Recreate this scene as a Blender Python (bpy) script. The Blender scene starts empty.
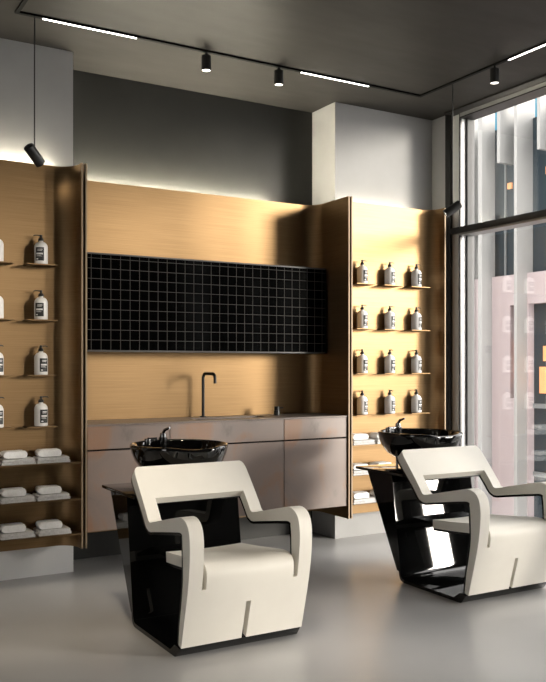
import bpy, bmesh, math, random
from mathutils import Vector, Matrix, noise as mnoise
random.seed(7)
PI = math.pi
R = math.radians
scene = bpy.context.scene
COL = scene.collection

# ------------------------------------------------------------------ camera, sky, sun, exposure
cam_d = bpy.data.cameras.new('camera')
cam = bpy.data.objects.new('camera', cam_d)
COL.objects.link(cam)
cam.location = (0, 0, 1.3)
cam.rotation_euler = (R(90), 0, -R(30.332))
cam_d.sensor_fit = 'HORIZONTAL'
cam_d.sensor_width = 36.0
cam_d.lens = 844.44 / 546 * 36.0
cam_d.shift_y = (365.9 - 341) / 682 * (682 / 546)
cam_d.clip_start = 0.05
cam_d.clip_end = 300
scene.camera = cam

world = bpy.data.worlds.new('sky')
scene.world = world
world.use_nodes = True
wn = world.node_tree
wn.nodes.clear()
w_out = wn.nodes.new('ShaderNodeOutputWorld')
w_bg = wn.nodes.new('ShaderNodeBackground')
w_tc = wn.nodes.new('ShaderNodeTexCoord')
w_sep = wn.nodes.new('ShaderNodeSeparateXYZ')
def wmath(op, *ins):
    n = wn.nodes.new('ShaderNodeMath')
    n.operation = op
    n.use_clamp = op == 'MULTIPLY'
    for i, v in enumerate(ins):
        if isinstance(v, (int, float)):
            n.inputs[i].default_value = v
        else:
            wn.links.new(v, n.inputs[i])
    return n.outputs[0]
wn.links.new(w_tc.outputs['Generated'], w_sep.inputs[0])
def wstep(src, lo, hi):
    n = wn.nodes.new('ShaderNodeMapRange')
    n.interpolation_type = 'SMOOTHSTEP'
    n.inputs[1].default_value, n.inputs[2].default_value = lo, hi
    wn.links.new(src, n.inputs[0])
    return n.outputs[0]
# bright hazy cloud everywhere, a clear blue gap over the street to the north-east
w_dot = wmath('ADD', wmath('MULTIPLY_ADD', w_sep.outputs['X'], 0.71, 0.0), wmath('MULTIPLY_ADD', w_sep.outputs['Y'], 0.71, 0.0))
w_blue = wmath('MULTIPLY', wstep(w_dot, 0.72, 0.88), wstep(w_sep.outputs['Z'], 0.06, 0.2))
w_mix = wn.nodes.new('ShaderNodeMix')
w_mix.data_type = 'RGBA'
w_mix.inputs['A'].default_value = (1.0, 0.975, 0.94, 1)
w_mix.inputs['B'].default_value = (0.025, 0.085, 0.12, 1)
wn.links.new(w_blue, w_mix.inputs['Factor'])
wn.links.new(w_mix.outputs['Result'], w_bg.inputs[0])
wn.links.new(w_bg.outputs[0], w_out.inputs[0])
w_bg.inputs[1].default_value = 5.0

sun_d = bpy.data.lights.new('sun', 'SUN')
sun_d.energy = 4.5
sun_d.angle = R(14)
sun_d.color = (1.0, 0.93, 0.82)
sun = bpy.data.objects.new('sun', sun_d)
COL.objects.link(sun)
sun.location = (12, -14, 6)
SAZ, SEL = R(42), R(9)
sd = Vector((-math.sin(SAZ) * math.cos(SEL), math.cos(SAZ) * math.cos(SEL), -math.sin(SEL)))
sun.rotation_euler = sd.to_track_quat('-Z', 'Y').to_euler()

scene.view_settings.view_transform = 'Standard'
scene.view_settings.look = 'None'
scene.view_settings.gamma = 1
scene.view_settings.exposure = 0.32
scene.view_settings.use_curve_mapping = False
scene.cycles.use_denoising = True
scene.cycles.max_bounces = 10
scene.cycles.transparent_max_bounces = 16
scene.cycles.sample_clamp_indirect = 8.0

# ------------------------------------------------------------------ materials
def new_mat(name):
    m = bpy.data.materials.new(name)
    m.use_nodes = True
    nt = m.node_tree
    b = nt.nodes['Principled BSDF']
    return m, nt, b

def N(nt, t, **kw):
    n = nt.nodes.new(t)
    for k, v in kw.items():
        setattr(n, k, v)
    return n

def plain(name, col, rough=0.5, metal=0.0, spec=0.5, coat=0.0):
    m, nt, b = new_mat(name)
    b.inputs['Base Color'].default_value = (*col, 1)
    b.inputs['Roughness'].default_value = rough
    b.inputs['Metallic'].default_value = metal
    b.inputs['Specular IOR Level'].default_value = spec
    b.inputs['Coat Weight'].default_value = coat
    b.inputs['Coat Roughness'].default_value = 0.03
    return m

def mottled(name, stops, scale=(1, 1, 1), nscale=2.0, detail=6, rough=(0.3, 0.4), bump=0.0, bscale=60, metal=0.0, spec=0.5, distort=0.0):
    m, nt, b = new_mat(name)
    tc = N(nt, 'ShaderNodeTexCoord')
    mp = N(nt, 'ShaderNodeMapping')
    mp.inputs['Scale'].default_value = scale
    nz = N(nt, 'ShaderNodeTexNoise')
    nz.inputs['Scale'].default_value = nscale
    nz.inputs['Detail'].default_value = detail
    nz.inputs['Roughness'].default_value = 0.6
    nz.inputs['Distortion'].default_value = distort
    rp = N(nt, 'ShaderNodeValToRGB')
    els = rp.color_ramp.elements
    els[0].position, els[0].color = stops[0][0], (*stops[0][1], 1)
    els[1].position, els[1].color = stops[-1][0], (*stops[-1][1], 1)
    for p, c in stops[1:-1]:
        q = els.new(p)
        q.color = (*c, 1)
    L = nt.links.new
    L(tc.outputs['Object'], mp.inputs[0])
    L(mp.outputs[0], nz.inputs[0])
    L(nz.outputs['Fac'], rp.inputs[0])
    L(rp.outputs[0], b.inputs['Base Color'])
    mr = N(nt, 'ShaderNodeMapRange')
    mr.inputs[1].default_value, mr.inputs[2].default_value = 0.0, 1.0
    mr.inputs[3].default_value, mr.inputs[4].default_value = rough
    n2 = N(nt, 'ShaderNodeTexNoise')
    n2.inputs['Scale'].default_value = nscale * 1.7
    n2.inputs['Detail'].default_value = 4
    L(mp.outputs[0], n2.inputs[0])
    L(n2.outputs['Fac'], mr.inputs[0])
    if rough[0] == rough[1]:
        b.inputs['Roughness'].default_value = rough[0]
    else:
        L(mr.outputs[0], b.inputs['Roughness'])
    if bump:
        n3 = N(nt, 'ShaderNodeTexNoise')
        n3.inputs['Scale'].default_value = bscale
        n3.inputs['Detail'].default_value = 3
        bp = N(nt, 'ShaderNodeBump')
        bp.inputs['Strength'].default_value = bump
        bp.inputs['Distance'].default_value = 0.004
        L(tc.outputs['Object'], n3.inputs[0])
        L(n3.outputs['Fac'], bp.inputs['Height'])
        L(bp.outputs[0], b.inputs['Normal'])
    b.inputs['Metallic'].default_value = metal
    b.inputs['Specular IOR Level'].default_value = spec
    return m

def brushed_brass():
    m, nt, b = new_mat('brushed_brass')
    L = nt.links.new
    tc = N(nt, 'ShaderNodeTexCoord')
    mp = N(nt, 'ShaderNodeMapping')
    mp.inputs['Scale'].default_value = (1.2, 1.2, 110)
    nz = N(nt, 'ShaderNodeTexNoise')
    nz.inputs['Scale'].default_value = 2.0
    nz.inputs['Detail'].default_value = 5
    rp = N(nt, 'ShaderNodeValToRGB')
    rp.color_ramp.elements[0].position = 0.25
    rp.color_ramp.elements[0].color = (0.222, 0.138, 0.066, 1)
    rp.color_ramp.elements[1].position = 0.75
    rp.color_ramp.elements[1].color = (0.292, 0.190, 0.097, 1)
    L(tc.outputs['Object'], mp.inputs[0])
    L(mp.outputs[0], nz.inputs[0])
    L(nz.outputs['Fac'], rp.inputs[0])
    L(rp.outputs[0], b.inputs['Base Color'])
    b.inputs['Metallic'].default_value = 1.0
    b.inputs['Roughness'].default_value = 0.45
    b.inputs['Anisotropic'].default_value = 0.6
    b.inputs['Anisotropic Rotation'].default_value = 0.0
    tg = N(nt, 'ShaderNodeTangent', direction_type='UV_MAP')
    tg.uv_map = 'UVMap'
    L(tg.outputs[0], b.inputs['Tangent'])
    return m

def emitter(name, col, strength):
    m, nt, b = new_mat(name)
    b.inputs['Base Color'].default_value = (*col, 1)
    b.inputs['Emission Color'].default_value = (*col, 1)
    b.inputs['Emission Strength'].default_value = strength
    return m

def glass_pane(name, tint=(1, 1, 1), base=0.10):
    m = bpy.data.materials.new(name)
    m.use_nodes = True
    nt = m.node_tree
    nt.nodes.clear()
    L = nt.links.new
    out = N(nt, 'ShaderNodeOutputMaterial')
    tr = N(nt, 'ShaderNodeBsdfTransparent')
    tr.inputs[0].default_value = (*tint, 1)
    gl = N(nt, 'ShaderNodeBsdfGlossy')
    gl.inputs['Roughness'].default_value = 0.0
    lw = N(nt, 'ShaderNodeLayerWeight')
    lw.inputs[0].default_value = 0.5
    pw = N(nt, 'ShaderNodeMath', operation='POWER')
    pw.inputs[1].default_value = 4.0
    ma = N(nt, 'ShaderNodeMath', operation='MULTIPLY_ADD')
    ma.inputs[1].default_value = 0.9
    ma.inputs[2].default_value = base
    mx = N(nt, 'ShaderNodeMixShader')
    L(lw.outputs['Facing'], pw.inputs[0])
    L(pw.outputs[0], ma.inputs[0])
    L(ma.outputs[0], mx.inputs[0])
    L(tr.outputs[0], mx.inputs[1])
    L(gl.outputs[0], mx.inputs[2])
    L(mx.outputs[0], out.inputs[0])
    return m

def tile_grid(cell=0.0646, x0=0.0, z0=0.0, line=0.0016):
    m, nt, b = new_mat('black_tile_grid')
    L = nt.links.new
    tc = N(nt, 'ShaderNodeTexCoord')
    sp = N(nt, 'ShaderNodeSeparateXYZ')
    L(tc.outputs['Object'], sp.inputs[0])
    facs = []
    for ax in ('X', 'Z'):
        d = N(nt, 'ShaderNodeMath', operation='DIVIDE')
        d.inputs[1].default_value = cell
        L(sp.outputs[ax], d.inputs[0])
        fr = N(nt, 'ShaderNodeMath', operation='FRACT')
        L(d.outputs[0], fr.inputs[0])
        s = N(nt, 'ShaderNodeMath', operation='SUBTRACT')
        s.inputs[1].default_value = 0.5
        L(fr.outputs[0], s.inputs[0])
        a = N(nt, 'ShaderNodeMath', operation='ABSOLUTE')
        L(s.outputs[0], a.inputs[0])
        g = N(nt, 'ShaderNodeMath', operation='GREATER_THAN')
        g.inputs[1].default_value = 0.5 - line / cell
        L(a.outputs[0], g.inputs[0])
        facs.append(g)
    mx = N(nt, 'ShaderNodeMath', operation='MAXIMUM')
    L(facs[0].outputs[0], mx.inputs[0])
    L(facs[1].outputs[0], mx.inputs[1])
    c = N(nt, 'ShaderNodeMix', data_type='RGBA')
    c.inputs['A'].default_value = (0.0015, 0.0015, 0.0015, 1)
    c.inputs['B'].default_value = (0.085, 0.08, 0.076, 1)
    L(mx.outputs[0], c.inputs['Factor'])
    L(c.outputs['Result'], b.inputs['Base Color'])
    r = N(nt, 'ShaderNodeMapRange')
    r.inputs[3].default_value, r.inputs[4].default_value = 0.12, 0.7
    L(mx.outputs[0], r.inputs[0])
    L(r.outputs[0], b.inputs['Roughness'])
    b.inputs['Specular IOR Level'].default_value = 0.02
    return m

M = {}
M['brass'] = brushed_brass()
M['brass_edge'] = plain('brass_edge', (0.30, 0.225, 0.15), 0.6, 0.5)
M['black_gap'] = plain('black_reveal', (0.004, 0.004, 0.004), 0.7, spec=0.1)
M['floor'] = mottled('polished_concrete', [(0.0, (0.52, 0.511, 0.503)), (1.0, (0.60, 0.59, 0.58))], nscale=1.3, detail=3, rough=(0.25, 0.25), spec=0.55)
M['ceiling'] = mottled('dark_plaster', [(0.3, (0.037, 0.035, 0.033)), (0.7, (0.047, 0.0445, 0.042))], nscale=2.0, detail=8, rough=(0.42, 0.55), scale=(1, 3, 1), spec=0.06)
M['wall_dark'] = mottled('charcoal_plaster', [(0.3, (0.019, 0.019, 0.017)), (0.7, (0.025, 0.025, 0.0225))], nscale=2.5, detail=8, rough=(0.6, 0.75))
M['concrete'] = mottled('pale_concrete', [(0.3, (0.35, 0.347, 0.342)), (0.7, (0.40, 0.397, 0.392))], nscale=2.2, detail=8, rough=(0.65, 0.8), bump=0.02)
M['plinth'] = mottled('painted_plinth', [(0.2, (0.66, 0.655, 0.65)), (0.8, (0.72, 0.715, 0.71))], nscale=3, rough=(0.5, 0.6))  # pale tone stands in for the stronger light on the pier foot
M['room'] = mottled('grey_plaster', [(0.3, (0.20, 0.195, 0.19)), (0.7, (0.25, 0.245, 0.24))], nscale=2.0, rough=(0.7, 0.8))
M['laminate'] = mottled('rusted_laminate', [(0.28, (0.15, 0.115, 0.10)), (0.40, (0.225, 0.178, 0.157)), (0.52, (0.25, 0.188, 0.16)), (0.63, (0.285, 0.165, 0.105)), (0.76, (0.22, 0.187, 0.17))], nscale=2.6, detail=7, rough=(0.28, 0.45), distort=0.6, scale=(1.3, 1, 1), spec=0.6)
M['counter'] = mottled('brown_worktop', [(0.3, (0.16, 0.125, 0.105)), (0.6, (0.21, 0.165, 0.14)), (0.8, (0.25, 0.205, 0.18))], nscale=4, detail=7, rough=(0.35, 0.5))
M['black_matte'] = plain('black_matte_metal', (0.012, 0.012, 0.012), 0.42)
M['black_gloss'] = plain('black_gloss', (0.003, 0.003, 0.003), 0.03, spec=0.5)
M['black_shell'] = plain('black_shell_lacquer', (0.004, 0.004, 0.004), 0.22, spec=0.4)
M['ceramic'] = plain('black_ceramic', (0.003, 0.003, 0.003), 0.03, spec=0.5, coat=0.2)
M['chrome'] = plain('chrome', (0.8, 0.8, 0.8), 0.08, 1.0)
M['dark_chrome'] = plain('dark_chrome', (0.16, 0.16, 0.16), 0.18, 1.0)
M['leather'] = mottled('cream_leather', [(0.3, (0.75, 0.72, 0.655)), (0.7, (0.78, 0.75, 0.685))], nscale=6, rough=(0.48, 0.58), bump=0.06, bscale=260, spec=0.4)
M['towel_white'] = mottled('white_towelling', [(0.3, (0.80, 0.80, 0.79)), (0.7, (0.90, 0.90, 0.89))], nscale=90, rough=(0.9, 1), bump=0.9, bscale=170, spec=0.1)
M['towel_grey'] = mottled('grey_towelling', [(0.3, (0.52, 0.515, 0.51)), (0.7, (0.70, 0.695, 0.69))], nscale=90, rough=(0.9, 1), bump=0.9, bscale=170, spec=0.1)
M['bottle'] = plain('white_plastic', (0.78, 0.77, 0.76), 0.32)
M['pump'] = plain('black_plastic', (0.01, 0.01, 0.01), 0.35)
M['label_black'] = plain('black_label', (0.02, 0.02, 0.02), 0.45)
M['label_print'] = plain('label_print', (0.72, 0.71, 0.70), 0.5)
M['alu'] = plain('grey_aluminium', (0.42, 0.42, 0.42), 0.35, 0.6)
M['white_frame'] = plain('white_aluminium', (0.78, 0.78, 0.78), 0.35)
M['window_black'] = plain('window_black', (0.012, 0.011, 0.010), 0.4)
M['stile'] = plain('pale_grey_frame', (0.55, 0.55, 0.55), 0.4)
M['bead'] = plain('grey_bead', (0.07, 0.07, 0.07), 0.6)
M['glass'] = glass_pane('clear_glass')
M['led'] = emitter('led_diffuser', (1.0, 0.97, 0.92), 5.0)
GLOW = [emitter('cove_led', (1.0, 0.92, 0.72), v) for v in (60.0, 240.0, 20.0)]
M['glow'] = GLOW[0]
M['lamp_face'] = emitter('lamp_face', (1.0, 0.94, 0.85), 3.0)
M['pink'] = mottled('pink_render', [(0.3, (0.50, 0.42, 0.435)), (0.7, (0.53, 0.45, 0.465))], nscale=3, rough=(0.8, 0.9))
M['fin'] = mottled('pale_fin', [(0.3, (0.34, 0.34, 0.335)), (0.7, (0.38, 0.38, 0.375))], nscale=1, rough=(0.5, 0.6))
M['facade_glass'] = plain('dark_blue_glass', (0.03, 0.048, 0.062), 0.3, spec=0.3)
M['facade_mullion'] = plain('facade_mullion', (0.25, 0.27, 0.28), 0.5)
M['warm_room'] = emitter('lit_shop_interior', (1.0, 0.42, 0.18), 0.4)
M['pavement'] = mottled('pavement', [(0.3, (0.20, 0.195, 0.19)), (0.7, (0.24, 0.235, 0.23))], nscale=1, rough=(0.8, 0.9))
M['tile'] = tile_grid()
M['tile_trim'] = plain('dark_trim', (0.07, 0.068, 0.066), 0.5)

# ------------------------------------------------------------------ mesh helpers
class MB:
    """collects shapes into one bmesh, then links them as ONE mesh object"""
    def __init__(self):
        self.bm = bmesh.new()
        self.uv = self.bm.loops.layers.uv.new('UVMap')

    def box(self, x0, x1, y0, y1, z0, z1, bevel=0.0, seg=2):
        g = bmesh.ops.create_cube(self.bm, size=1)
        vs = g['verts']
        for v in vs:
            v.co = Vector(((x0 + x1) / 2 + v.co.x * (x1 - x0), (y0 + y1) / 2 + v.co.y * (y1 - y0), (z0 + z1) / 2 + v.co.z * (z1 - z0)))
        if bevel:
            es = {e for v in vs for e in v.link_edges}
            bmesh.ops.bevel(self.bm, geom=list(es), offset=bevel, segments=seg, profile=0.5, affect='EDGES', clamp_overlap=True)
        return self

    def lathe(self, prof, seg=32, center=(0, 0, 0), sx=1.0, sy=1.0):
        cx, cy, cz = center
        rings = []
        for r, z in prof:
            if r < 1e-6:
                rings.append([self.bm.verts.new((cx, cy, cz + z))])
            else:
                rings.append([self.bm.verts.new((cx + sx * r * math.cos(2 * PI * k / seg), cy + sy * r * math.sin(2 * PI * k / seg), cz + z)) for k in range(seg)])
        for a, b in zip(rings, rings[1:]):
            for k in range(seg):
                k2 = (k + 1) % seg
                if len(a) == 1 and len(b) == 1:
                    continue
                if len(a) == 1:
                    self.bm.faces.new((a[0], b[k2], b[k]))
                elif len(b) == 1:
                    self.bm.faces.new((a[k], a[k2], b[0]))
                else:
                    self.bm.faces.new((a[k], a[k2], b[k2], b[k]))
        return self

    def tube(self, pts, rad, seg=14, cap=True):
        pts = [Vector(p) for p in pts]
        rings = []
        up = Vector((0.123, 0.32, 0.94)).normalized()
        prev = None
        for i, p in enumerate(pts):
            t = (pts[min(i + 1, len(pts) - 1)] - pts[max(i - 1, 0)]).normalized()
            if prev is None:
                a = t.cross(up).normalized()
            else:
                a = (prev - t * prev.dot(t)).normalized()
            prev = a
            b = t.cross(a)
            r = rad[i] if isinstance(rad, (list, tuple)) else rad
            rings.append([self.bm.verts.new(p + (a * math.cos(2 * PI * k / seg) + b * math.sin(2 * PI * k / seg)) * r) for k in range(seg)])
        for A, B in zip(rings, rings[1:]):
            for k in range(seg):
                k2 = (k + 1) % seg
                self.bm.faces.new((A[k], A[k2], B[k2], B[k]))
        if cap:
            self.bm.faces.new(list(reversed(rings[0])))
            self.bm.faces.new(rings[-1])
        return self

    def prism_x(self, poly, x0, x1, bevel=0.0):
        """polygon in (y, z) extruded from x0 to x1"""
        a = [self.bm.verts.new((x0, y, z)) for y, z in poly]
        b = [self.bm.verts.new((x1, y, z)) for y, z in poly]
        n = len(poly)
        fs = [self.bm.faces.new(a), self.bm.faces.new(list(reversed(b)))]
        for k in range(n):
            fs.append(self.bm.faces.new((a[k], b[k], b[(k + 1) % n], a[(k + 1) % n])))
        bmesh.ops.recalc_face_normals(self.bm, faces=fs)
        if bevel:
            es = {e for f in fs for e in f.edges}
            bmesh.ops.bevel(self.bm, geom=list(es), offset=bevel, segments=2, profile=0.5, affect='EDGES', clamp_overlap=True)
        return self

    def sheet(self, path, thick, z0, z1, nz=1):
        """plan path [(x, y)] extruded vertically with a thickness to its right side; u runs along the path"""
        n = len(path)
        P = [Vector((x, y)) for x, y in path]
        off = []
        for i in range(n):
            t = (P[min(i + 1, n - 1)] - P[max(i - 1, 0)]).normalized()
            off.append(P[i] + Vector((t.y, -t.x)) * thick)
        s = [0.0]
        for i in range(1, n):
            s.append(s[-1] + (P[i] - P[i - 1]).length)
        ring = {}
        for side, Q in ((0, P), (1, off)):
            for i in range(n):
                for j, z in enumerate((z0, z1)):
                    ring[side, i, j] = self.bm.verts.new((Q[i].x, Q[i].y, z))
        def quad(ids, uvs):
            f = self.bm.faces.new([ring[k] for k in ids])
            for l, uv in zip(f.loops, uvs):
                l[self.uv].uv = uv
        H = z1 - z0
        for side in (0, 1):
            for i in range(n - 1):
                quad([(side, i, 0), (side, i + 1, 0), (side, i + 1, 1), (side, i, 1)], [(s[i], 0), (s[i + 1], 0), (s[i + 1], H), (s[i], H)])
        for j in (0, 1):
            for i in range(n - 1):
                quad([(0, i, j), (0, i + 1, j), (1, i + 1, j), (1, i, j)], [(s[i], 0), (s[i + 1], 0), (s[i + 1], thick), (s[i], thick)])
        for i in (0, n - 1):
            quad([(0, i, 0), (1, i, 0), (1, i, 1), (0, i, 1)], [(0, 0), (thick, 0), (thick, H), (0, H)])
        bmesh.ops.recalc_face_normals(self.bm, faces=self.bm.faces[:])
        return self

    def xform(self, mat):
        bmesh.ops.transform(self.bm, matrix=mat, verts=self.bm.verts[:])
        return self

    def build(self, name, mat, parent=None, smooth=35, recalc=True):
        if recalc:
            bmesh.ops.recalc_face_normals(self.bm, faces=self.bm.faces[:])
        me = bpy.data.meshes.new(name)
        self.bm.to_mesh(me)
        self.bm.free()
        me.materials.append(mat)
        if smooth:
            me.polygons.foreach_set('use_smooth', [True] * len(me.polygons))
            me.set_sharp_from_angle(angle=R(smooth))
        o = bpy.data.objects.new(name, me)
        COL.objects.link(o)
        if parent:
            o.parent = parent
        return o

def tag(o, label=None, cat=None, group=None, kind=None):
    if label:
        o['label'] = label
    if cat:
        o['category'] = cat
    if group:
        o['group'] = group
    if kind:
        o['kind'] = kind
    return o

def empty(name, loc=(0, 0, 0), rz=0.0):
    o = bpy.data.objects.new(name, None)
    o.empty_display_size = 0.1
    COL.objects.link(o)
    o.location = loc
    o.rotation_euler = (0, 0, rz)
    return o

def copy_tree(o, parent=None):
    c = o.copy()
    COL.objects.link(c)
    if parent:
        c.parent = parent
    for ch in [x for x in COL.objects if x.parent == o]:
        copy_tree(ch, c)
    return c

def structure(name, mb, mat, parent=None, smooth=35):
    o = mb.build(name, mat, parent, smooth)
    if parent is None:
        o['kind'] = 'structure'
    return o

def arc(cx, cy, r, a0, a1, n=14):
    return [(cx + r * math.cos(R(a0 + (a1 - a0) * k / n)), cy + r * math.sin(R(a0 + (a1 - a0) * k / n))) for k in range(n + 1)]

# ------------------------------------------------------------------ the setting
CEIL = 3.285
XW = 4.56            # inner face of the window wall
YP = 5.246           # face of the pale piers
YB = 5.56            # dark wall between them
structure('floor', MB().box(-3.2, 4.75, -3.2, 5.7, -0.1, 0), M['floor'])
structure('ceiling', MB().box(-3.2, 4.75, -3.2, 5.7, CEIL, CEIL + 0.1), M['ceiling'])
structure('wall_back', MB().box(-3.2, 4.75, YB, YB + 0.14, 0, CEIL), M['wall_dark'])
structure('wall_back_left_pier', MB().box(-3.2, 1.605, YP, YB, 0, CEIL), M['concrete'])
structure('wall_back_right_pier', MB().box(3.61, XW + 0.19, YP, YB, 0, CEIL), M['concrete'])
structure('baseboard_left', MB().box(-3.2, 1.605, YP - 0.006, YP - 0.0005, 0, 0.36), M['plinth'])  # thin added sheet, brighter light on the pier foot put into its colour
structure('wall_right', MB().box(XW, XW + 0.19, 5.09, YP, 0, CEIL), M['concrete'])
LWY0, LWY1, LWZ0, LWZ1 = 0.7, 2.0, 0.4, 2.3
lw = MB()
for b in ((-3.2, LWY0, 0, CEIL), (LWY1, 5.7, 0, CEIL), (LWY0, LWY1, 0, LWZ0), (LWY0, LWY1, LWZ1, CEIL)):
    lw.box(-3.3, -3.2, *b)
structure('wall_left', lw, M['room'])
structure('window_2', MB().box(-3.262, -3.254, LWY0, LWY1, LWZ0, LWZ1), M['glass'])
structure('wall_upper_storeys', MB().box(-3.3, 4.75, -6.0, 26.0, CEIL + 0.25, 16.0), M['concrete'])  # added unseen mass overhead, keeps sky light off the facade opposite
structure('wall_neighbour', MB().box(-3.3, 4.75, 5.75, 26.0, -4.0, CEIL + 0.24), M['concrete'])  # added unseen mass alongside, shades the fins across the street from the sky
structure('wall_front', MB().box(-3.2, 4.75, -3.3, -3.2, 0, CEIL), M['room'])

# the window wall
win = empty('window_1', (XW, 3.0, 0))
win['kind'] = 'structure'
def wpart(name, x0, x1, y0, y1, z0, z1, mat, bevel=0.0):
    return MB().box(x0 - XW, x1 - XW, y0 - 3.0, y1 - 3.0, z0, z1, bevel).build(name, mat, win)
WY0 = -0.1
wpart('jamb', XW, 4.72, 5.033, 5.09, 0, CEIL, M['window_black'])
wpart('stile', 4.585, 4.60, 4.962, 5.033, 0.03, CEIL - 0.02, M['stile'])
wpart('gasket', 4.590, 4.605, 4.950, 4.962, 0.03, CEIL - 0.02, M['window_black'])
wpart('outer_frame', 4.606, 4.72, 4.950, 5.033, 0.03, CEIL - 0.03, M['white_frame'])
wpart('glazing_bead', 4.648, 4.72, 4.930, 4.949, 0.03, CEIL - 0.03, M['bead'])
wpart('head_rail', 4.50, 4.72, WY0, 5.033, CEIL - 0.012, CEIL - 0.002, M['window_black'])
wpart('head_frame', 4.585, 4.72, WY0, 4.949, CEIL - 0.045, CEIL - 0.014, M['alu'])
wpart('head_gasket', 4.58, 4.72, WY0, 4.949, CEIL - 0.053, CEIL - 0.045, M['window_black'])
wpart('sill', XW, 4.72, WY0, 5.033, 0.0, 0.03, M['window_black'])
wpart('transom', XW, 4.70, WY0, 5.033, 2.333, 2.381, M['window_black'], 0.003)
wpart('transom_strip', 4.575, 4.70, WY0, 4.949, 2.318, 2.333, M['alu'])
for y0, y1 in ((2.90, 3.15), (2.28, 2.47), (0.95, 1.80)):  # added unseen posts: stripe the reflections, widest keeps sun off the left unit
    wpart('mullion', XW + 0.01, 4.72, y0, y1, 0.05, CEIL - 0.05, M['window_black'], 0.004)
wpart('glass', 4.690, 4.698, WY0, 4.935, 0.03, CEIL - 0.05, M['glass'])
structure('wall_right_front', MB().box(XW, XW + 0.19, -3.2, WY0, 0, CEIL), M['room'])

# ------------------------------------------------------------------ outside, across the street
structure('ground', MB().box(4.75, 40, -30, 40, -4.3, -4.0), M['pavement'])
FINS = ((14.385, -4.0, 13.88, .13), (13.815, -4.0, 13.845, .12), (13.274, 5.70, 13.87, .09), (12.787, -4.0, 13.99, .085), (12.162, 5.75, 13.83, .08), (11.6, 5.75, 13.83, .08), (11.0, -4.0, 13.83, .08), (10.4, 5.75, 13.83, .08))
bld = empty('office_building', (14, 13.4, -4.0))
tag(bld, 'pale pink office building with white vertical fins seen across the street through the window', 'building')
def bpart(name, x0, x1, y0, y1, z0, z1, mat):
    return MB().box(x0 - 14, x1 - 14, y0 - 13.4, y1 - 13.4, z0 + 4.0, z1 + 4.0).build(name, mat, bld)
bpart('rear_wall', 14.7, 15.0, 8, 20, -4.0, 6.9, M['facade_glass'])
# pink rendered wall with window openings (one mesh)
pw = MB()
def pbox(y0, y1, z0, z1, x0=13.75, x1=13.92):
    pw.box(x0 - 14, x1 - 14, y0 - 13.4, y1 - 13.4, z0 + 4.0, z1 + 4.0)
pbox(8, 20, 2.62, 3.28)
pbox(13.27, 20, 0.60, 2.62)
pbox(12.75, 13.06, -4.0, 2.62)
pbox(13.06, 20, -4.0, 0.60)
pbox(8, 12.75, -4.0, -2.0)
pw.build('facade_wall', M['pink'], bld)
bpart('window', 13.925, 13.975, 8, 13.5, -2.0, 2.62, M['facade_glass'])
bpart('window', 13.925, 13.975, 8, 20, 3.28, 6.6, M['facade_glass'])
for y in (12.35, 12.9, 13.55, 14.2):
    bpart('window_bar', 13.88, 13.92, y - 0.02, y + 0.02, 3.28, 6.6, M['facade_mullion'])
for z in (0.40, -1.05):
    bpart('window_bar', 13.88, 13.92, 8, 13.27, z, z + 0.10, M['facade_mullion'])
bpart('lit_interior', 13.915, 13.922, 11.3, 12.60, 0.72, 1.28, M['warm_room'])
bpart('lit_interior', 13.915, 13.922, 11.3, 12.50, 1.40, 1.72, M['warm_room'])
bpart('lit_interior', 13.915, 13.922, 13.18, 13.26, 0.85, 1.85, M['warm_room'])
bpart('ceiling_lamp', 13.88, 13.92, 13.36, 13.48, 5.20, 5.33, M['warm_room'])
bpart('ceiling_lamp', 13.88, 13.92, 12.30, 12.40, 5.32, 5.48, M['warm_room'])
# white fins: blades standing out from the wall
for y, zb, xb, th in FINS:
    bpart('fin', 13.45, xb, y, y + th, zb, 8.2, M['fin'])

# ------------------------------------------------------------------ brass wall units
ZB, ZT = 0.21, 2.51
TH = 0.010
def brass_unit(x0, x1, yb, yf, name, label, cat):
    """curved sheet open to the room: fin, curve, flat back, curve, fin; x0..x1 outer faces"""
    cx = (x0 + x1) / 2
    root = empty(name, (cx, yb, ZB))
    tag(root, label, cat)
    r = 0.13
    path = [(x0, yf), (x0, yb - r)] + arc(x0 + r, yb - r, r, 180, 90)[1:] + arc(x1 - r, yb - r, r, 90, 0) + [(x1, yf)]
    path = [(x - cx, y - yb) for x, y in path]
    MB().sheet(path, TH, 0, ZT - ZB).build('curved_panel', M['brass'], root)
    for s in (x0 - cx, x1 - cx - TH):
        MB().box(s, s + TH, yf - yb - 0.004, yf - yb - 0.0005, 0, ZT - ZB).build('edge_trim', M['brass_edge'], root)
    MB().box(x0 - cx + 0.10, x1 - cx - (0.10 if x0 < 1 or x0 > 3 else 0.30), (YP if yb < 5.2 else YB) - yb - 0.045, (YP if yb < 5.2 else YB) - yb - 0.022, ZT - ZB - 0.028, ZT - ZB - 0.008).build('cove_light', GLOW[0 if x0 < 1 else (1 if x0 < 3 else 2)], root)
    MB().box(x0 - cx + 0.02, x1 - cx - 0.02, 0.001, (YP if yb < 5.2 else YB) - yb - 0.001, ZT - ZB - 0.042, ZT - ZB - 0.0285).build('light_channel', M['black_matte'], root)  # added plate, stops the cove light leaking down behind the panel
    for x in (x0 - cx + 0.2, x1 - cx - 0.2):
        for z, zh in ((0.25, 0.06), (1.2, 0.06)):
            MB().box(x - 0.03, x + 0.03, 0.001, (YP if yb < 5.2 else YB) - yb - 0.001, z, z + zh).build('wall_bracket', M['black_matte'], root)
    return root, cx, yb

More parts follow.
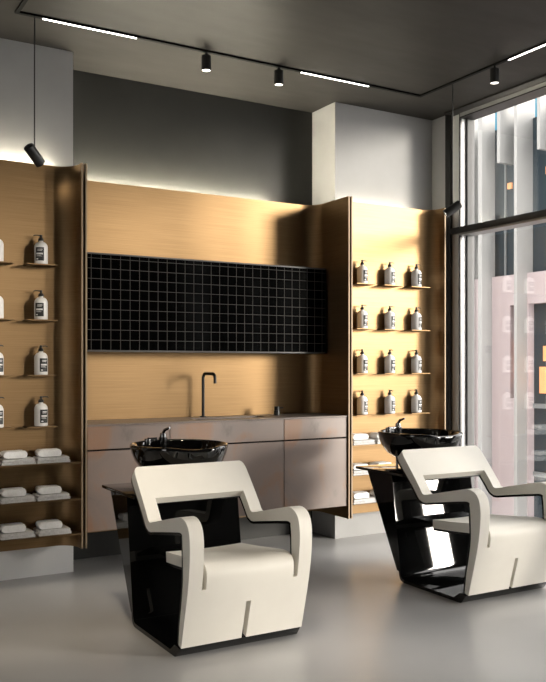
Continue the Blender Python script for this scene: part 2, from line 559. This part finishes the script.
SHELF_Z = (0.729, 0.511, 0.3045)
LEDGE_Z = (1.902, 1.573, 1.246, 0.943)
def shelves_and_ledges(root, cx, yb, x0, x1, yf, ledge_x):
    for z in SHELF_Z:
        MB().box(x0 + TH + 0.001 - cx, x1 - TH - 0.001 - cx, yf - yb, -0.012, z - 0.010 - ZB, z - ZB).build('shelf', M['brass'], root)
    for z in LEDGE_Z:
        for x in ledge_x:
            MB().box(x - 0.09 - cx, x + 0.09 - cx, -0.112, -0.011, z - 0.006 - ZB, z - ZB, 0.001, 1).build('bottle_ledge', M['brass'], root)

LX0, LX1 = 0.655, 1.565
RX0, RX1 = 3.525, 4.41
uL = brass_unit(LX0, LX1, 5.09, 4.92, 'brass_display_unit', 'brushed brass display unit at the left edge holding bottles and towels', 'display unit')
shelves_and_ledges(*uL, LX0, LX1, 4.92, (0.834, 1.088, 1.342))
uM = brass_unit(1.580, 3.510, 5.375, 4.92, 'brass_backsplash', 'wide brushed brass backsplash panel behind the sink counter and black tiles', 'backsplash')
uR = brass_unit(RX0, RX1, 5.08, 4.92, 'brass_display_unit', 'brightly lit brass display unit beside the window holding bottles and towels', 'display unit')
shelves_and_ledges(*uR, RX0, RX1, 4.92, (3.70, 3.955, 4.21))

# ------------------------------------------------------------------ black tiled panel over the counter
tp = empty('tiled_wall_panel', (1.698, 5.17, 1.40))
tag(tp, 'long black panel of small square tiles mounted on the brass backsplash', 'wall panel')
MB().box(-0.103, 1.780, 0.0, 0.193, 0.0, 0.606).build('tile_face', M['tile'], tp)
MB().box(-0.103, 1.780, -0.003, 0.193, 0.6065, 0.616).build('top_trim', M['tile_trim'], tp)
MB().box(-0.103, 1.780, -0.003, 0.193, -0.009, -0.0005).build('bottom_trim', M['tile_trim'], tp)

# ------------------------------------------------------------------ base cabinets, worktop, sink
CY = 4.930
def cabinet(x0, x1, label):
    root = empty('base_cabinet', ((x0 + x1) / 2, CY, 0.3025))
    tag(root, label, 'cabinet', 'base cabinets under the worktop')
    w = (x1 - x0) / 2
    cc = MB()
    for b in ((-w + 0.001, w - 0.001, 0.021, 0.385, 0.0, 0.016), (-w + 0.001, -w + 0.017, 0.021, 0.385, 0.016, 0.626), (w - 0.017, w - 0.001, 0.021, 0.385, 0.016, 0.626), (-w + 0.017, w - 0.017, 0.370, 0.385, 0.016, 0.626), (-w + 0.017, w - 0.017, 0.021, 0.024, 0.470, 0.626)):
        cc.box(*b)
    bmesh.ops.remove_doubles(cc.bm, verts=cc.bm.verts[:], dist=0.0004)
    cc.build('carcass', M['black_gap'], root)
    MB().box(-w + 0.002, w - 0.002, 0.0, 0.019, 0.492, 0.632, 0.0015, 1).build('drawer', M['laminate'], root)
    MB().box(-w + 0.002, w - 0.002, 0.0, 0.019, 0.0, 0.482, 0.0015, 1).build('door', M['laminate'], root)
    return root
cabinet(1.594, 2.131, 'rust brown base cabinet under the counter beside the left brass fin')
cabinet(2.131, 2.972, 'wide rust brown base cabinet directly under the black counter tap')
cabinet(2.972, 3.497, 'narrow rust brown base cabinet under the right end of the counter')

wt = MB()
X0, X1, YA, YZ, ZC0, ZC1 = 1.592, 3.498, CY - 0.004, 5.350, 0.9355, 0.9465
sx0, sx1, sy0, sy1 = 2.38, 2.93, 5.04, 5.22
for b in ((X0, sx0, YA, YZ), (sx1, X1, YA, YZ), (sx0, sx1, YA, sy0), (sx0, sx1, sy1, YZ)):
    wt.box(*b, ZC0, ZC1)
bmesh.ops.remove_doubles(wt.bm, verts=wt.bm.verts[:], dist=0.0004)
worktop = wt.build('worktop', M['counter'])
tag(worktop, 'thin brown worktop running between the brass fins above the cabinets', 'worktop')
sk = MB()
t = 0.004
for b in ((sx0 - t, sx1 + t, sy0 - t, sy1 + t, 0.868, 0.872), (sx0 - t, sx0, sy0 - t, sy1 + t, 0.872, 0.935), (sx1, sx1 + t, sy0 - t, sy1 + t, 0.872, 0.935), (sx0, sx1, sy0 - t, sy0, 0.872, 0.935), (sx0, sx1, sy1, sy1 + t, 0.872, 0.935)):
    sk.box(*b)
sink = sk.build('sink', M['black_matte'], worktop)
tag(sink, 'dark recessed sink')

tap = empty('counter_tap', (2.535, 5.29, 0.9465))
tag(tap, 'slim black square arched tap standing on the brown worktop', 'tap')
MB().lathe([(0, 0.0005), (0.024, 0.0005), (0.024, 0.006), (0.012, 0.008), (0, 0.008)], 24).build('base_plate', M['black_matte'], tap)
rr = 0.035
pts = [(0, 0, 0.006), (0, 0, 0.15)] + [(0, -rr + rr * math.cos(R(a)), 0.30 - rr + rr * math.sin(R(a))) for a in range(0, 91, 15)]
pts += [(0, -0.185 + rr - rr * math.sin(R(a)), 0.30 - rr + rr * math.cos(R(a))) for a in range(0, 91, 15)] + [(0, -0.185, 0.235)]
MB().tube(pts, 0.0105, 16).build('spout', M['black_matte'], tap)

mx = empty('mixer_knob', (3.075, 5.20, 0.9465))
tag(mx, 'short black round mixer knob on the worktop right of the sink', 'mixer knob')
MB().lathe([(0, 0.0005), (0.022, 0.0005), (0.022, 0.034), (0.021, 0.036), (0, 0.036)], 24).build('body', M['black_matte'], mx)
MB().lathe([(0, 0.037), (0.019, 0.037), (0.019, 0.062), (0.017, 0.064), (0, 0.064)], 24).tube([(0.01, 0, 0.052), (0.045, -0.01, 0.054)], 0.0045, 10).build('lever', M['black_matte'], mx)

# ------------------------------------------------------------------ bottles
def make_bottle():
    root = empty('pump_bottle')
    r, h = 0.0395, 0.132
    prof = [(0, 0.0005), (r - 0.004, 0.0005), (r - 0.001, 0.002), (r, 0.006), (r, 0.098)]
    for k in range(1, 11):
        a = k / 10 * PI / 2
        prof.append((0.012 + (r - 0.012) * math.cos(a), 0.098 + 0.036 * math.sin(a)))
    prof += [(0.012, 0.140), (0, 0.140)]
    MB().lathe(prof, 36).build('body', M['bottle'], root)
    # wrapped label: a curved plate just off the body
    def wrap(a0, a1, z0, z1, rad, th, mb, n=14):
        P = [(rad * math.sin(R(a0 + (a1 - a0) * k / n)), -rad * math.cos(R(a0 + (a1 - a0) * k / n))) for k in range(n + 1)]
        mb.sheet(P, th, z0, z1)
        return mb
    lb = wrap(-38, 38, 0.020, 0.099, r + 0.0002, 0.0006, MB()).build('label', M['label_black'], root)
    pr = MB()
    rp = r + 0.0010
    wrap(-18, 26, 0.085, 0.0885, rp, 0.0005, pr)
    wrap(-18, 20, 0.078, 0.081, rp, 0.0005, pr)
    for (a0, a1, z0, z1) in ((-28, 28, 0.0565, 0.0655), (-28, 10, 0.050, 0.052), (-28, 20, 0.0455, 0.047), (-28, -12, 0.026, 0.033)):
        wrap(a0, a1, z0, z1, rp, 0.0005, pr)
    pr.build('print', M['label_print'], lb)
    pm = MB().lathe([(0, 0.1405), (0.016, 0.1405), (0.0165, 0.146), (0.0150, 0.153), (0.008, 0.160), (0.006, 0.163), (0.006, 0.166), (0.0085, 0.1665), (0.0085, 0.175), (0.006, 0.177), (0, 0.177)], 20)
    pm.tube([(0, 0, 0.172), (0.030, 0, 0.1735), (0.040, 0, 0.172), (0.045, 0, 0.168)], [0.0042, 0.0032, 0.0030, 0.0026], 10)
    pm.build('pump', M['pump'], root)
    return root

proto = make_bottle()
kids = lambda o: [x for x in COL.objects if x.parent == o]
rows = ('top', 'second', 'third', 'lowest')
first = True
def place_bottle(x, y, z, yaw, nozzle, label, group):
    global first
    o = proto if first else copy_tree(proto)
    first = False
    o.location = (x, y, z)
    tag(o, label, 'bottle', group)
    for c in kids(o):
        c.rotation_euler.z = nozzle if c.name.startswith('pump') else yaw
yaws_l = [(R(-24), PI), (R(-26), PI), (R(14), R(20)), (R(16), R(5))]
for i, z in enumerate(LEDGE_Z):
    for x, where in ((1.088, 'cut by the left photo edge'), (1.345, 'nearest the brass fin')):
        yw, nz = yaws_l[i]
        place_bottle(x, 5.03, z, yw + random.uniform(-.08, .08), nz, 'white pump bottle, %s ledge of left display unit, %s' % (rows[i], where), 'pump bottles on the left display unit')
for i, z in enumerate(LEDGE_Z):
    for k, (x, where) in enumerate(((3.70, 'nearest the counter'), (3.955, 'in the middle of three'), (4.212, 'nearest the window'))):
        nz = R(10) if i < 2 else (R(-100) if k == 1 else R(70))
        place_bottle(x, 5.025, z, R(20) + random.uniform(-.1, .1), nz, 'white pump bottle, %s ledge of right display unit, %s' % (rows[i], where), 'pump bottles on the right display unit')

# ------------------------------------------------------------------ folded towels
def make_towel(name, w, d, h, layers, mat):
    """a folded towel: layers joined by round folds on the left, extruded front to back"""
    mb = MB()
    lh = h / layers
    rnd = random.Random(int(w * 1000) + layers)
    for k in range(layers):
        z0, z1 = k * lh + 0.0004, (k + 1) * lh + 0.0002
        rr = lh / 2
        xs = -w / 2 + (0.004 * (k % 2))
        xe = w / 2 - 0.006 * (k % 2)
        prof = []
        for q in range(9):
            a = PI / 2 + PI * q / 8
            prof.append((xs + rr + rr * math.cos(a), (z0 + z1) / 2 + rr * math.sin(a)))
        for q in range(1, 8):
            prof.append((xs + rr + (xe - xs - 1.6 * rr) * q / 8, z0))
        for q in range(7):
            a = -PI / 2 + PI * q / 6
            prof.append((xe - rr * 0.6 + rr * 0.6 * math.cos(a), (z0 + z1) / 2 + rr * math.sin(a)))
        for q in range(7, 0, -1):
            prof.append((xs + rr + (xe - xs - 1.6 * rr) * q / 8, z1))
        ny = 8
        rings = []
        for j in range(ny + 1):
            v = j / ny
            y = -d / 2 + d * v
            sc = 1.0 - 0.10 * (abs(2 * v - 1) ** 6)
            zc = (z0 + z1) / 2
            rings.append([mb.bm.verts.new((px * (1 - 0.02 * abs(2 * v - 1) ** 6), y, zc + (pz - zc) * sc)) for px, pz in prof])
        n = len(prof)
        for A, B in zip(rings, rings[1:]):
            for q in range(n):
                mb.bm.faces.new((A[q], A[(q + 1) % n], B[(q + 1) % n], B[q]))
        mb.bm.faces.new(rings[0])
        mb.bm.faces.new(list(reversed(rings[-1])))
    for v in mb.bm.verts:
        p = v.co * 38 + Vector((w * 90, layers * 7, 3))
        dz = mnoise.noise(p) * 0.0018
        top = v.co.z / h
        v.co.z += dz * max(0.0, min(1.0, top * 2))
        v.co.x += mnoise.noise(p + Vector((31, 5, 9))) * 0.0016
        v.co.y += mnoise.noise(p + Vector((3, 51, 9))) * 0.0016
    return mb.build(name, mat, None, 60)

flat0 = make_towel('folded_towel', 0.200, 0.13, 0.034, 2, M['towel_grey'])
roll0 = make_towel('folded_hand_towel', 0.138, 0.10, 0.042, 1, M['towel_white'])
used = {'f': False, 'r': False}
def place_towels(x, z, unit, srow, where):
    f = flat0 if not used['f'] else flat0.copy()
    r_ = roll0 if not used['r'] else roll0.copy()
    for o, key in ((f, 'f'), (r_, 'r')):
        if used[key]:
            COL.objects.link(o)
        used[key] = True
    dx = random.uniform(-0.004, 0.004)
    f.location = (x + dx, 4.995, z + 0.0005)
    r_.location = (x - 0.020 + dx, 4.990, z + 0.0362)
    f.rotation_euler.z = R(random.uniform(-1.5, 1.5))
    r_.rotation_euler.z = R(random.uniform(-3, 3))
    tag(f, 'grey folded towel, %s shelf of %s display unit, %s' % (srow, unit, where), 'towel', 'folded towels on the %s display unit' % unit)
    tag(r_, 'small white towel, %s shelf of %s display unit, %s' % (srow, unit, where), 'towel', 'small white towels on the %s display unit' % unit)
for z, srow in zip(SHELF_Z, ('upper', 'middle', 'bottom')):
    place_towels(1.190, z, 'left', srow, 'at the photo edge')
    place_towels(1.398, z, 'left', srow, 'next to the brass fin')
    place_towels(3.650, z, 'right', srow, 'next to the brass fin')
    place_towels(3.862, z, 'right', srow, 'second from the brass fin')

# ------------------------------------------------------------------ shampoo chairs
def catmull(pts, per):
    out = []
    P = [Vector(p) for p in pts]
    for i in range(len(P) - 1):
        p0, p1, p2, p3 = P[max(i - 1, 0)], P[i], P[i + 1], P[min(i + 2, len(P) - 1)]
        n = max(1, int(round((Vector(p2[:2]) - Vector(p1[:2])).length / per)))
        for k in range(n):
            t = k / n
            out.append(0.5 * ((2 * p1) + (p2 - p0) * t + (2 * p0 - 5 * p1 + 4 * p2 - p3) * t * t + (3 * p1 - p0 - 3 * p2 + p3) * t ** 3))
    out.append(P[-1])
    return out

# side profile of the upholstered band: (y back, z up, thickness)
BAND = [(-0.062, 0.054, .030), (-0.088, 0.150, .044), (-0.115, 0.250, .050), (-0.138, 0.350, .058), (-0.150, 0.430, .070), (-0.155, 0.500, .078),
        (-0.151, 0.552, .080), (-0.136, 0.594, .078), (-0.102, 0.622, .074), (-0.050, 0.630, .068), (0.030, 0.614, .062),
        (0.140, 0.589, .055), (0.230, 0.568, .049), (0.282, 0.556, .046), (0.306, 0.552, .046), (0.324, 0.560, .047), (0.340, 0.582, .048), (0.380, 0.630, .050), (0.452, 0.712, .056), (0.526, 0.793, .058)]
prof = catmull(BAND, 0.016)
NP = len(prof)
nearest = lambda f: min(range(NP), key=f)
i_slot_c = nearest(lambda i: abs(prof[i][1] - 0.225) + (9 if i > NP * .4 else 0))
i_split = nearest(lambda i: abs(prof[i][1] - 0.325) + (9 if i > NP * .4 else 0))
i_corner = nearest(lambda i: (Vector(prof[i][:2]) - Vector((0.330, 0.559))).length)
i_bar = nearest(lambda i: abs(prof[i][1] - 0.655) + (9 if i < i_corner else 0))
s0 = prof[i_split]
tn = (prof[i_split] - prof[i_split - 1])
SEAT = [tuple(prof[i_split - 1]), tuple(s0), (-0.138, 0.372, .062), (-0.131, 0.402, .060), (-0.106, 0.425, .058), (-0.05, 0.431, .056), (0.06, 0.420, .054), (0.20, 0.405, .052), (0.352, 0.392, .050)]
seat = catmull(SEAT, 0.016)
# drop the lead-in segment so that seat[0] == the split row
k0 = min(range(len(seat)), key=lambda i: (Vector(seat[i][:2]) - Vector(s0[:2])).length)
seat = seat[k0:]
NS = len(seat)
def normals(P, lead=None):
    out = []
    for i in range(len(P)):
        a = P[i - 1] if i > 0 else (lead if lead is not None else P[i])
        b = P[min(i + 1, len(P) - 1)]
        t = Vector((b[0] - a[0], b[1] - a[1])).normalized()
        out.append(Vector((t.y, -t.x)))        # points to the back / underside
    return out
n_band = normals(prof)
n_seat = normals(seat, prof[i_split - 1])
n_seat[0] = n_band[i_split]
HW = 0.313
cols_half = [0.012, 0.034, 0.060, 0.120, 0.180, 0.202, 0.224, 0.246, 0.268, 0.291, HW]
cols = [-x for x in reversed(cols_half)] + cols_half
NC = len(cols)
def in_slot(j):
    c = (cols[j] + cols[j + 1]) / 2
    return 0.224 < abs(c) < 0.246
def in_arm(j):
    return abs((cols[j] + cols[j + 1]) / 2) > 0.246
def in_centre(j):
    return abs((cols[j] + cols[j + 1]) / 2) < 0.012

def chair_shell(lo, hi, inset=0.0):
    """bmesh of the band between depth lo*t+.. and hi: lo, hi map the thickness to two offsets"""
    bm = bmesh.new()
    V = {}
    def key(kind, i, j):
        if kind == 's' and i == 0:
            return ('m', i_split, j)
        return (kind, i, j)
    def vert(kind, i, j, layer):
        k = key(kind, i, j) + (layer,)
        if k not in V:
            P, n = (prof, n_band) if k[0] == 'm' else (seat, n_seat)
            p = P[k[1]]
            o = (lo if layer == 0 else hi)(p[2])
            q = Vector((p[0], p[1])) + n[k[1]] * o
            x = cols[j]
            if k[0] == 's' and k[1] > 3 and abs(x) > 0.2:      # the seat narrows a little towards its back
                f = min(1.0, (k[1] - 3) / (NS - 4))
                x = x * (1 - 0.07 * f)
            if k[0] == 'm' and k[1] >= NP - 4 and abs(x) > HW - 0.025:   # rounded top corners
                x -= math.copysign((0.001, 0.004, 0.010, 0.022)[k[1] - NP + 4] * (abs(x) - HW + 0.025) / 0.025, x)
            if layer == 0 and k[0] == 's':                      # gentle dish and soft edges
                f = min(1.0, k[1] / 6)
                q.y += -0.006 * f * math.cos(min(1, abs(x) / 0.22) * PI / 2)
            V[k] = bm.verts.new((x, q.x, q.y))
        return V[k]
    quads = []
    for i in range(NP - 1):
        for j in range(NC - 1):
            if i < i_slot_c and in_centre(j):
                continue
            if i >= i_split:
                if i < i_corner:
                    if not in_arm(j):
                        continue
                elif i < i_bar and not in_arm(j):
                    continue
            quads.append(('m', i, j))
    for i in range(NS - 1):
        for j in range(NC - 1):
            if in_arm(j) or in_slot(j):
                continue
            quads.append(('s', i, j))
    tag_l = bm.faces.layers.int.new('region')
    def region(kind, i, j):
        if kind == 's':
            return 1
        if i < i_split:
            return 0
        if i < i_corner:
            return 2 if cols[j] < 0 else 3
        return 4
    edges = {}
    for kind, i, j in quads:
        cs = [(i, j), (i, j + 1), (i + 1, j + 1), (i + 1, j)]
        ks = [key(kind, a, b) for a, b in cs]
        r = region(kind, i, j)
        f = bm.faces.new([vert(kind, a, b, 0) for a, b in cs])
        f[tag_l] = r
        g = bm.faces.new([vert(kind, a, b, 1) for a, b in reversed(cs)])
        g[tag_l] = r
        for q in range(4):
            e2 = (ks[q], ks[(q + 1) % 4])
            es = tuple(sorted(e2))
            edges.setdefault(es, []).append((e2, r))
    for es, lst in edges.items():
        if len(lst) == 1:
            (a, b), r = lst[0]
            f = bm.faces.new([V[a + (0,)], V[a + (1,)], V[b + (1,)], V[b + (0,)]])
            f[tag_l] = r
    bmesh.ops.recalc_face_normals(bm, faces=bm.faces[:])
    return bm

def split_regions(bm, names, mat, parent, bevel):
    """bevel the whole shell, then hand its faces out to one mesh per part with the shared normals kept"""
    me = bpy.data.meshes.new('shell_work')
    bm.to_mesh(me)
    bm.free()
    me.polygons.foreach_set('use_smooth', [True] * len(me.polygons))
    me.set_sharp_from_angle(angle=R(70))
    ob = bpy.data.objects.new('shell_work', me)
    COL.objects.link(ob)
    bv = ob.modifiers.new('bevel', 'BEVEL')
    bv.width = bevel
    bv.segments = 4
    bv.limit_method = 'ANGLE'
    bv.angle_limit = R(55)
    bv.use_clamp_overlap = True
    bv.harden_normals = False
    dg = bpy.context.evaluated_depsgraph_get()
    ev = bpy.data.meshes.new_from_object(ob.evaluated_get(dg))
    bpy.data.objects.remove(ob)
    ev.polygons.foreach_set('use_smooth', [True] * len(ev.polygons))
    at = ev.attributes.get('region')
    cn = [Vector(c.vector) for c in ev.corner_normals]
    outs = []
    for r, nm in enumerate(names):
        polys = [p for p in ev.polygons if at.data[p.index].value == r]
        vm, vs, fs, ns = {}, [], [], []
        for p in polys:
            f = []
            for li in p.loop_indices:
                vi = ev.loops[li].vertex_index
                if vi not in vm:
                    vm[vi] = len(vs)
                    vs.append(ev.vertices[vi].co.copy())
                f.append(vm[vi])
                ns.append(cn[li])
            fs.append(f)
        m2 = bpy.data.meshes.new(nm)
        m2.from_pydata(vs, [], fs)
        m2.polygons.foreach_set('use_smooth', [True] * len(m2.polygons))
        m2.normals_split_custom_set(ns)
        m2.materials.append(mat)
        o = bpy.data.objects.new(nm, m2)
        COL.objects.link(o)
        o.parent = parent
        outs.append(o)
    bpy.data.meshes.remove(ev)
    return outs

def rim_z(a):
    """height of the basin rim round the bowl; it dips at the front for the neck"""
    d = abs(math.atan2(math.sin(a + PI / 2), math.cos(a + PI / 2)))
    return -0.013 * math.exp(-(d / 0.42) ** 4) if d < 1.3 else 0.0

def make_basin(parent, cx, cy, zr):
    mb = MB()
    bm = mb.bm
    A, B, n = 0.266, 0.288, 72
    prof_o = [(0.34, -0.176), (0.56, -0.164), (0.76, -0.130), (0.90, -0.082), (0.965, -0.040), (0.99, -0.012), (1.0, 0.0)]
    prof_i = [(0.985, 0.008), (0.955, 0.009), (0.925, 0.000), (0.88, -0.030), (0.78, -0.075), (0.60, -0.112), (0.35, -0.130), (0.12, -0.134)]
    rings = []
    for s, z in prof_o + prof_i:
        ring = []
        for k in range(n):
            a = 2 * PI * k / n
            dip = rim_z(a) * max(0.0, 1 + z / 0.15)
            d = abs(math.atan2(math.sin(a + PI / 2), math.cos(a + PI / 2)))
            pull = 1 - 0.11 * math.exp(-(d / 0.40) ** 2)       # neck recess in plan
            ring.append(bm.verts.new((cx + A * s * pull * math.cos(a), cy + B * s * pull * math.sin(a), zr + z + dip)))
        rings.append(ring)
    for P, Q in zip(rings, rings[1:]):
        for k in range(n):
            bm.faces.new((P[k], P[(k + 1) % n], Q[(k + 1) % n], Q[k]))
    bm.faces.new(list(reversed(rings[0])))
    bm.faces.new(rings[-1])
    b = mb.build('wash_basin', M['ceramic'], parent, 60)
    MB().lathe([(0, -0.1335), (0.028, -0.1335), (0.028, -0.130), (0.018, -0.1285), (0, -0.1285)], 24, (cx, cy, zr)).build('drain', M['chrome'], b)
    # mixer at the back of the basin
    fx, fy = cx + 0.0, cy + 0.225
    fc = MB()
    fc.lathe([(0, -0.052), (0.026, -0.052), (0.026, 0.022), (0.022, 0.026), (0, 0.026)], 22, (fx, fy, zr))
    fc.tube([(fx, fy, zr + 0.022), (fx, fy, zr + 0.050)], [0.019, 0.017], 18)
    fc.build('mixer', M['dark_chrome'], b)
    MB().tube([(fx, fy, zr + 0.046), (fx + 0.006, fy - 0.012, zr + 0.068), (fx + 0.022, fy - 0.045, zr + 0.082)], [0.010, 0.009, 0.006], 12).build('lever', M['dark_chrome'], b)
    hs = MB().tube([(fx - 0.105, fy - 0.03, zr - 0.01), (fx - 0.105, fy - 0.03, zr + 0.024)], [0.020, 0.018], 18)
    hs.tube([(fx - 0.105, fy - 0.03, zr + 0.018), (fx - 0.05, fy - 0.03, zr + 0.020)], [0.012, 0.010], 12)
    hs.build('hand_shower', M['dark_chrome'], b)
    return b

def make_chair():
    root = empty('shampoo_chair')
    split_regions(chair_shell(lambda t: 0.0, lambda t: t), ['front_panel', 'seat', 'armrest', 'armrest', 'backrest'], M['leather'], root, 0.018)
    # black lacquered shell under and behind the upholstery
    bm = chair_shell(lambda t: t + 0.0004, lambda t: t + 0.013)
    me = bpy.data.meshes.new('backing_shell')
    bm.to_mesh(me)
    bm.free()
    me.materials.append(M['black_shell'])
    me.polygons.foreach_set('use_smooth', [True] * len(me.polygons))
    me.set_sharp_from_angle(angle=R(50))
    sh = bpy.data.objects.new('backing_shell', me)
    COL.objects.link(sh)
    sh.parent = root
    # bent black sheet: plinth under the front, floor slab, riser
    w = 0.317
    sheet_poly = [(0.004, 0.0535), (-0.044, 0.0535), (-0.045, 0.048), (-0.014, 0.006), (-0.002, 0.0015), (0.03, 0.001), (0.485, 0.001), (0.505, 0.006), (0.520, 0.016), (0.530, 0.034), (0.534, 0.058), (0.620, 0.633), (0.602, 0.633), (0.516, 0.062), (0.510, 0.040), (0.500, 0.027), (0.480, 0.021), (0.050, 0.021)]
    MB().prism_x(sheet_poly, -w, w).build('base_shell', M['black_gloss'], root, 40)
    ped = [(0.5355, 0.060), (0.560, 0.062), (0.860, 0.6325), (0.6215, 0.6325)]
    MB().prism_x(ped, -w + 0.006, w - 0.006).build('pedestal', M['black_gloss'], root, 25)
    MB().box(-w, w, 0.500, 0.985, 0.6335, 0.650, 0.003).build('basin_shelf', M['black_gloss'], root, 25)
    cb = MB()
    cb.box(-0.20, 0.20, 0.356, 0.548, 0.362, 0.376)
    cb.build('seat_support', M['black_shell'], root)
    make_basin(root, 0.056, 0.790, 0.866)
    MB().lathe([(0, 0.6505), (0.075, 0.6505), (0.075, 0.672), (0.055, 0.680), (0.055, 0.700), (0.085, 0.706), (0, 0.706)], 28, (0.056, 0.790, 0)).build('basin_foot', M['black_gloss'], root)
    MB().tube([(-0.20, 0.70, 0.6505), (-0.20, 0.70, 0.72), (-0.185, 0.72, 0.765)], 0.008, 12).build('water_pipe', M['dark_chrome'], root)
    return root

ch = make_chair()
ch.location = (1.842, 3.476, 0)
ch.rotation_euler.z = R(0.0)
tag(ch, 'cream upholstered shampoo chair with black basin in the foreground, in front of the cabinets', 'shampoo chair', 'shampoo chairs with black basins')
ch2 = copy_tree(ch)
ch2.location = (3.538, 3.474, 0)
ch2.rotation_euler.z = R(-0.5)
tag(ch2, 'cream upholstered shampoo chair with black basin beside the window, cut by the photo edge', 'shampoo chair', 'shampoo chairs with black basins')

# ------------------------------------------------------------------ ceiling track, spots, pendants
TX0, TX1, TY = 1.150, 4.060, 4.800
trk = empty('ceiling_track', ((TX0 + TX1) / 2, TY, CEIL))
tag(trk, 'thin black lighting track forming a rectangle under the dark ceiling', 'lighting track')
tcx = (TX0 + TX1) / 2
h2 = 0.011
def tbox(name, x0, x1, y0, y1, z0, z1, mat):
    return MB().box(x0 - tcx, x1 - tcx, y0 - TY, y1 - TY, z0, z1).build(name, mat, trk)
tbox('rail', TX0 - h2, TX1 + h2, TY - h2, TY + h2, -0.012, -0.0005, M['black_gap'])
tbox('rail', TX0 - h2, TX0 + h2, 1.4, TY - h2 - 0.0005, -0.012, -0.0005, M['black_gap'])
tbox('rail', TX1 - h2, TX1 + h2, 1.4, TY - h2 - 0.0005, -0.012, -0.0005, M['black_gap'])
tbox('rail', TX0 + h2, TX1 - h2, 1.4 - 2 * h2, 1.4 - 0.0005, -0.012, -0.0005, M['black_gap'])
for x0, x1 in ((1.292, 1.857), (3.026, 3.590)):
    tbox('light_strip', x0, x1, TY - 0.006, TY + 0.006, -0.016, -0.0125, M['led'])
tbox('light_strip', TX1 - 0.006, TX1 + 0.006, 3.37, 3.93, -0.016, -0.0125, M['led'])

def spot_light(parent, loc, direction, power, size=R(60)):
    d = bpy.data.lights.new('lamp', 'SPOT')
    d.energy = power
    d.color = (1.0, 0.86, 0.66)
    d.spot_size = size
    d.spot_blend = 0.7
    d.shadow_soft_size = 0.025
    o = bpy.data.objects.new('lamp', d)
    COL.objects.link(o)
    o.parent = parent
    o.location = loc
    o.rotation_euler = Vector(direction).to_track_quat('-Z', 'Y').to_euler()
    return o

def make_spot():
    root = empty('track_spotlight')
    MB().tube([(0, 0, -0.0125), (0, 0, -0.034)], 0.010, 14).build('neck', M['black_matte'], root)
    MB().lathe([(0, -0.034), (0.030, -0.034), (0.031, -0.037), (0.031, -0.126), (0.028, -0.128), (0.026, -0.122), (0, -0.122)], 32).build('housing', M['black_matte'], root)
    MB().lathe([(0, -0.1245), (0.025, -0.1245), (0.025, -0.1235), (0, -0.1235)], 24).build('lamp_face', M['lamp_face'], root)
    spot_light(root, (0, 0, -0.127), (0, 0, -1), 4)
    return root
sp = make_spot()
spots = [(2.322, TY, 'black cylinder spotlight on the ceiling track, left of the pair over the counter'),
         (2.853, TY, 'black cylinder spotlight on the ceiling track, right of the pair over the counter'),
         (TX1, 4.055, 'black cylinder spotlight on the ceiling track in front of the window')]
for i, (x, y, lb) in enumerate(spots):
    o = sp if i == 0 else copy_tree(sp)
    o.location = (x, y, CEIL)
    tag(o, lb, 'spotlight', 'cylinder spotlights on the ceiling track')
# two added fill spots on the left rail, out of view, brightening towels and floor
for y, tilt, watt, lb in ((3.75, 22, 75, 'black cylinder spotlight on the left rail, nearer the left display unit'), (2.5, 18, 60, 'black cylinder spotlight on the left rail, farther from the left display unit')):
    o = copy_tree(sp)
    o.location = (TX0, y, CEIL)
    tag(o, lb, 'spotlight', 'cylinder spotlights on the ceiling track')
    for c in kids(o):
        if c.type == 'LIGHT':
            c.data = c.data.copy()
            c.data.energy = watt
            c.rotation_euler = (R(tilt), 0, 0)

def make_pendant(x, y, drop, axis, label, power):
    root = empty('pendant_spotlight', (x, y, CEIL))
    tag(root, label, 'spotlight', 'pendant spotlights hanging from the track')
    MB().tube([(0, 0, -0.0125), (0, 0, -drop)], 0.0035, 8).build('cord', M['black_matte'], root)
    a = Vector(axis).normalized()
    c = Vector((0, 0, -drop - 0.034))
    L = 0.062
    q = a.to_track_quat('Z', 'Y').to_matrix().to_4x4()
    MB().lathe([(0, -L), (0.029, -L), (0.030, -L + 0.003), (0.030, L), (0.027, L), (0.025, L - 0.008), (0, L - 0.008)], 30).xform(Matrix.Translation(c) @ q).build('housing', M['black_matte'], root)
    MB().lathe([(0, L - 0.0075), (0.0245, L - 0.0075), (0.0245, L - 0.006), (0, L - 0.006)], 24).xform(Matrix.Translation(c) @ q).build('lamp_face', M['lamp_face'], root)
    spot_light(root, c + a * (L + 0.006), a, power, R(75))
    return root
make_pendant(1.247, TY, CEIL - 2.525, (0.66, 0.45, -0.60), 'black pendant spotlight on a long cord before the left display unit', 0.6)
make_pendant(TX1, 4.455, CEIL - 2.43, (-0.62, 0.50, -0.55), 'black pendant spotlight on a long cord beside the window frame', 0.6)
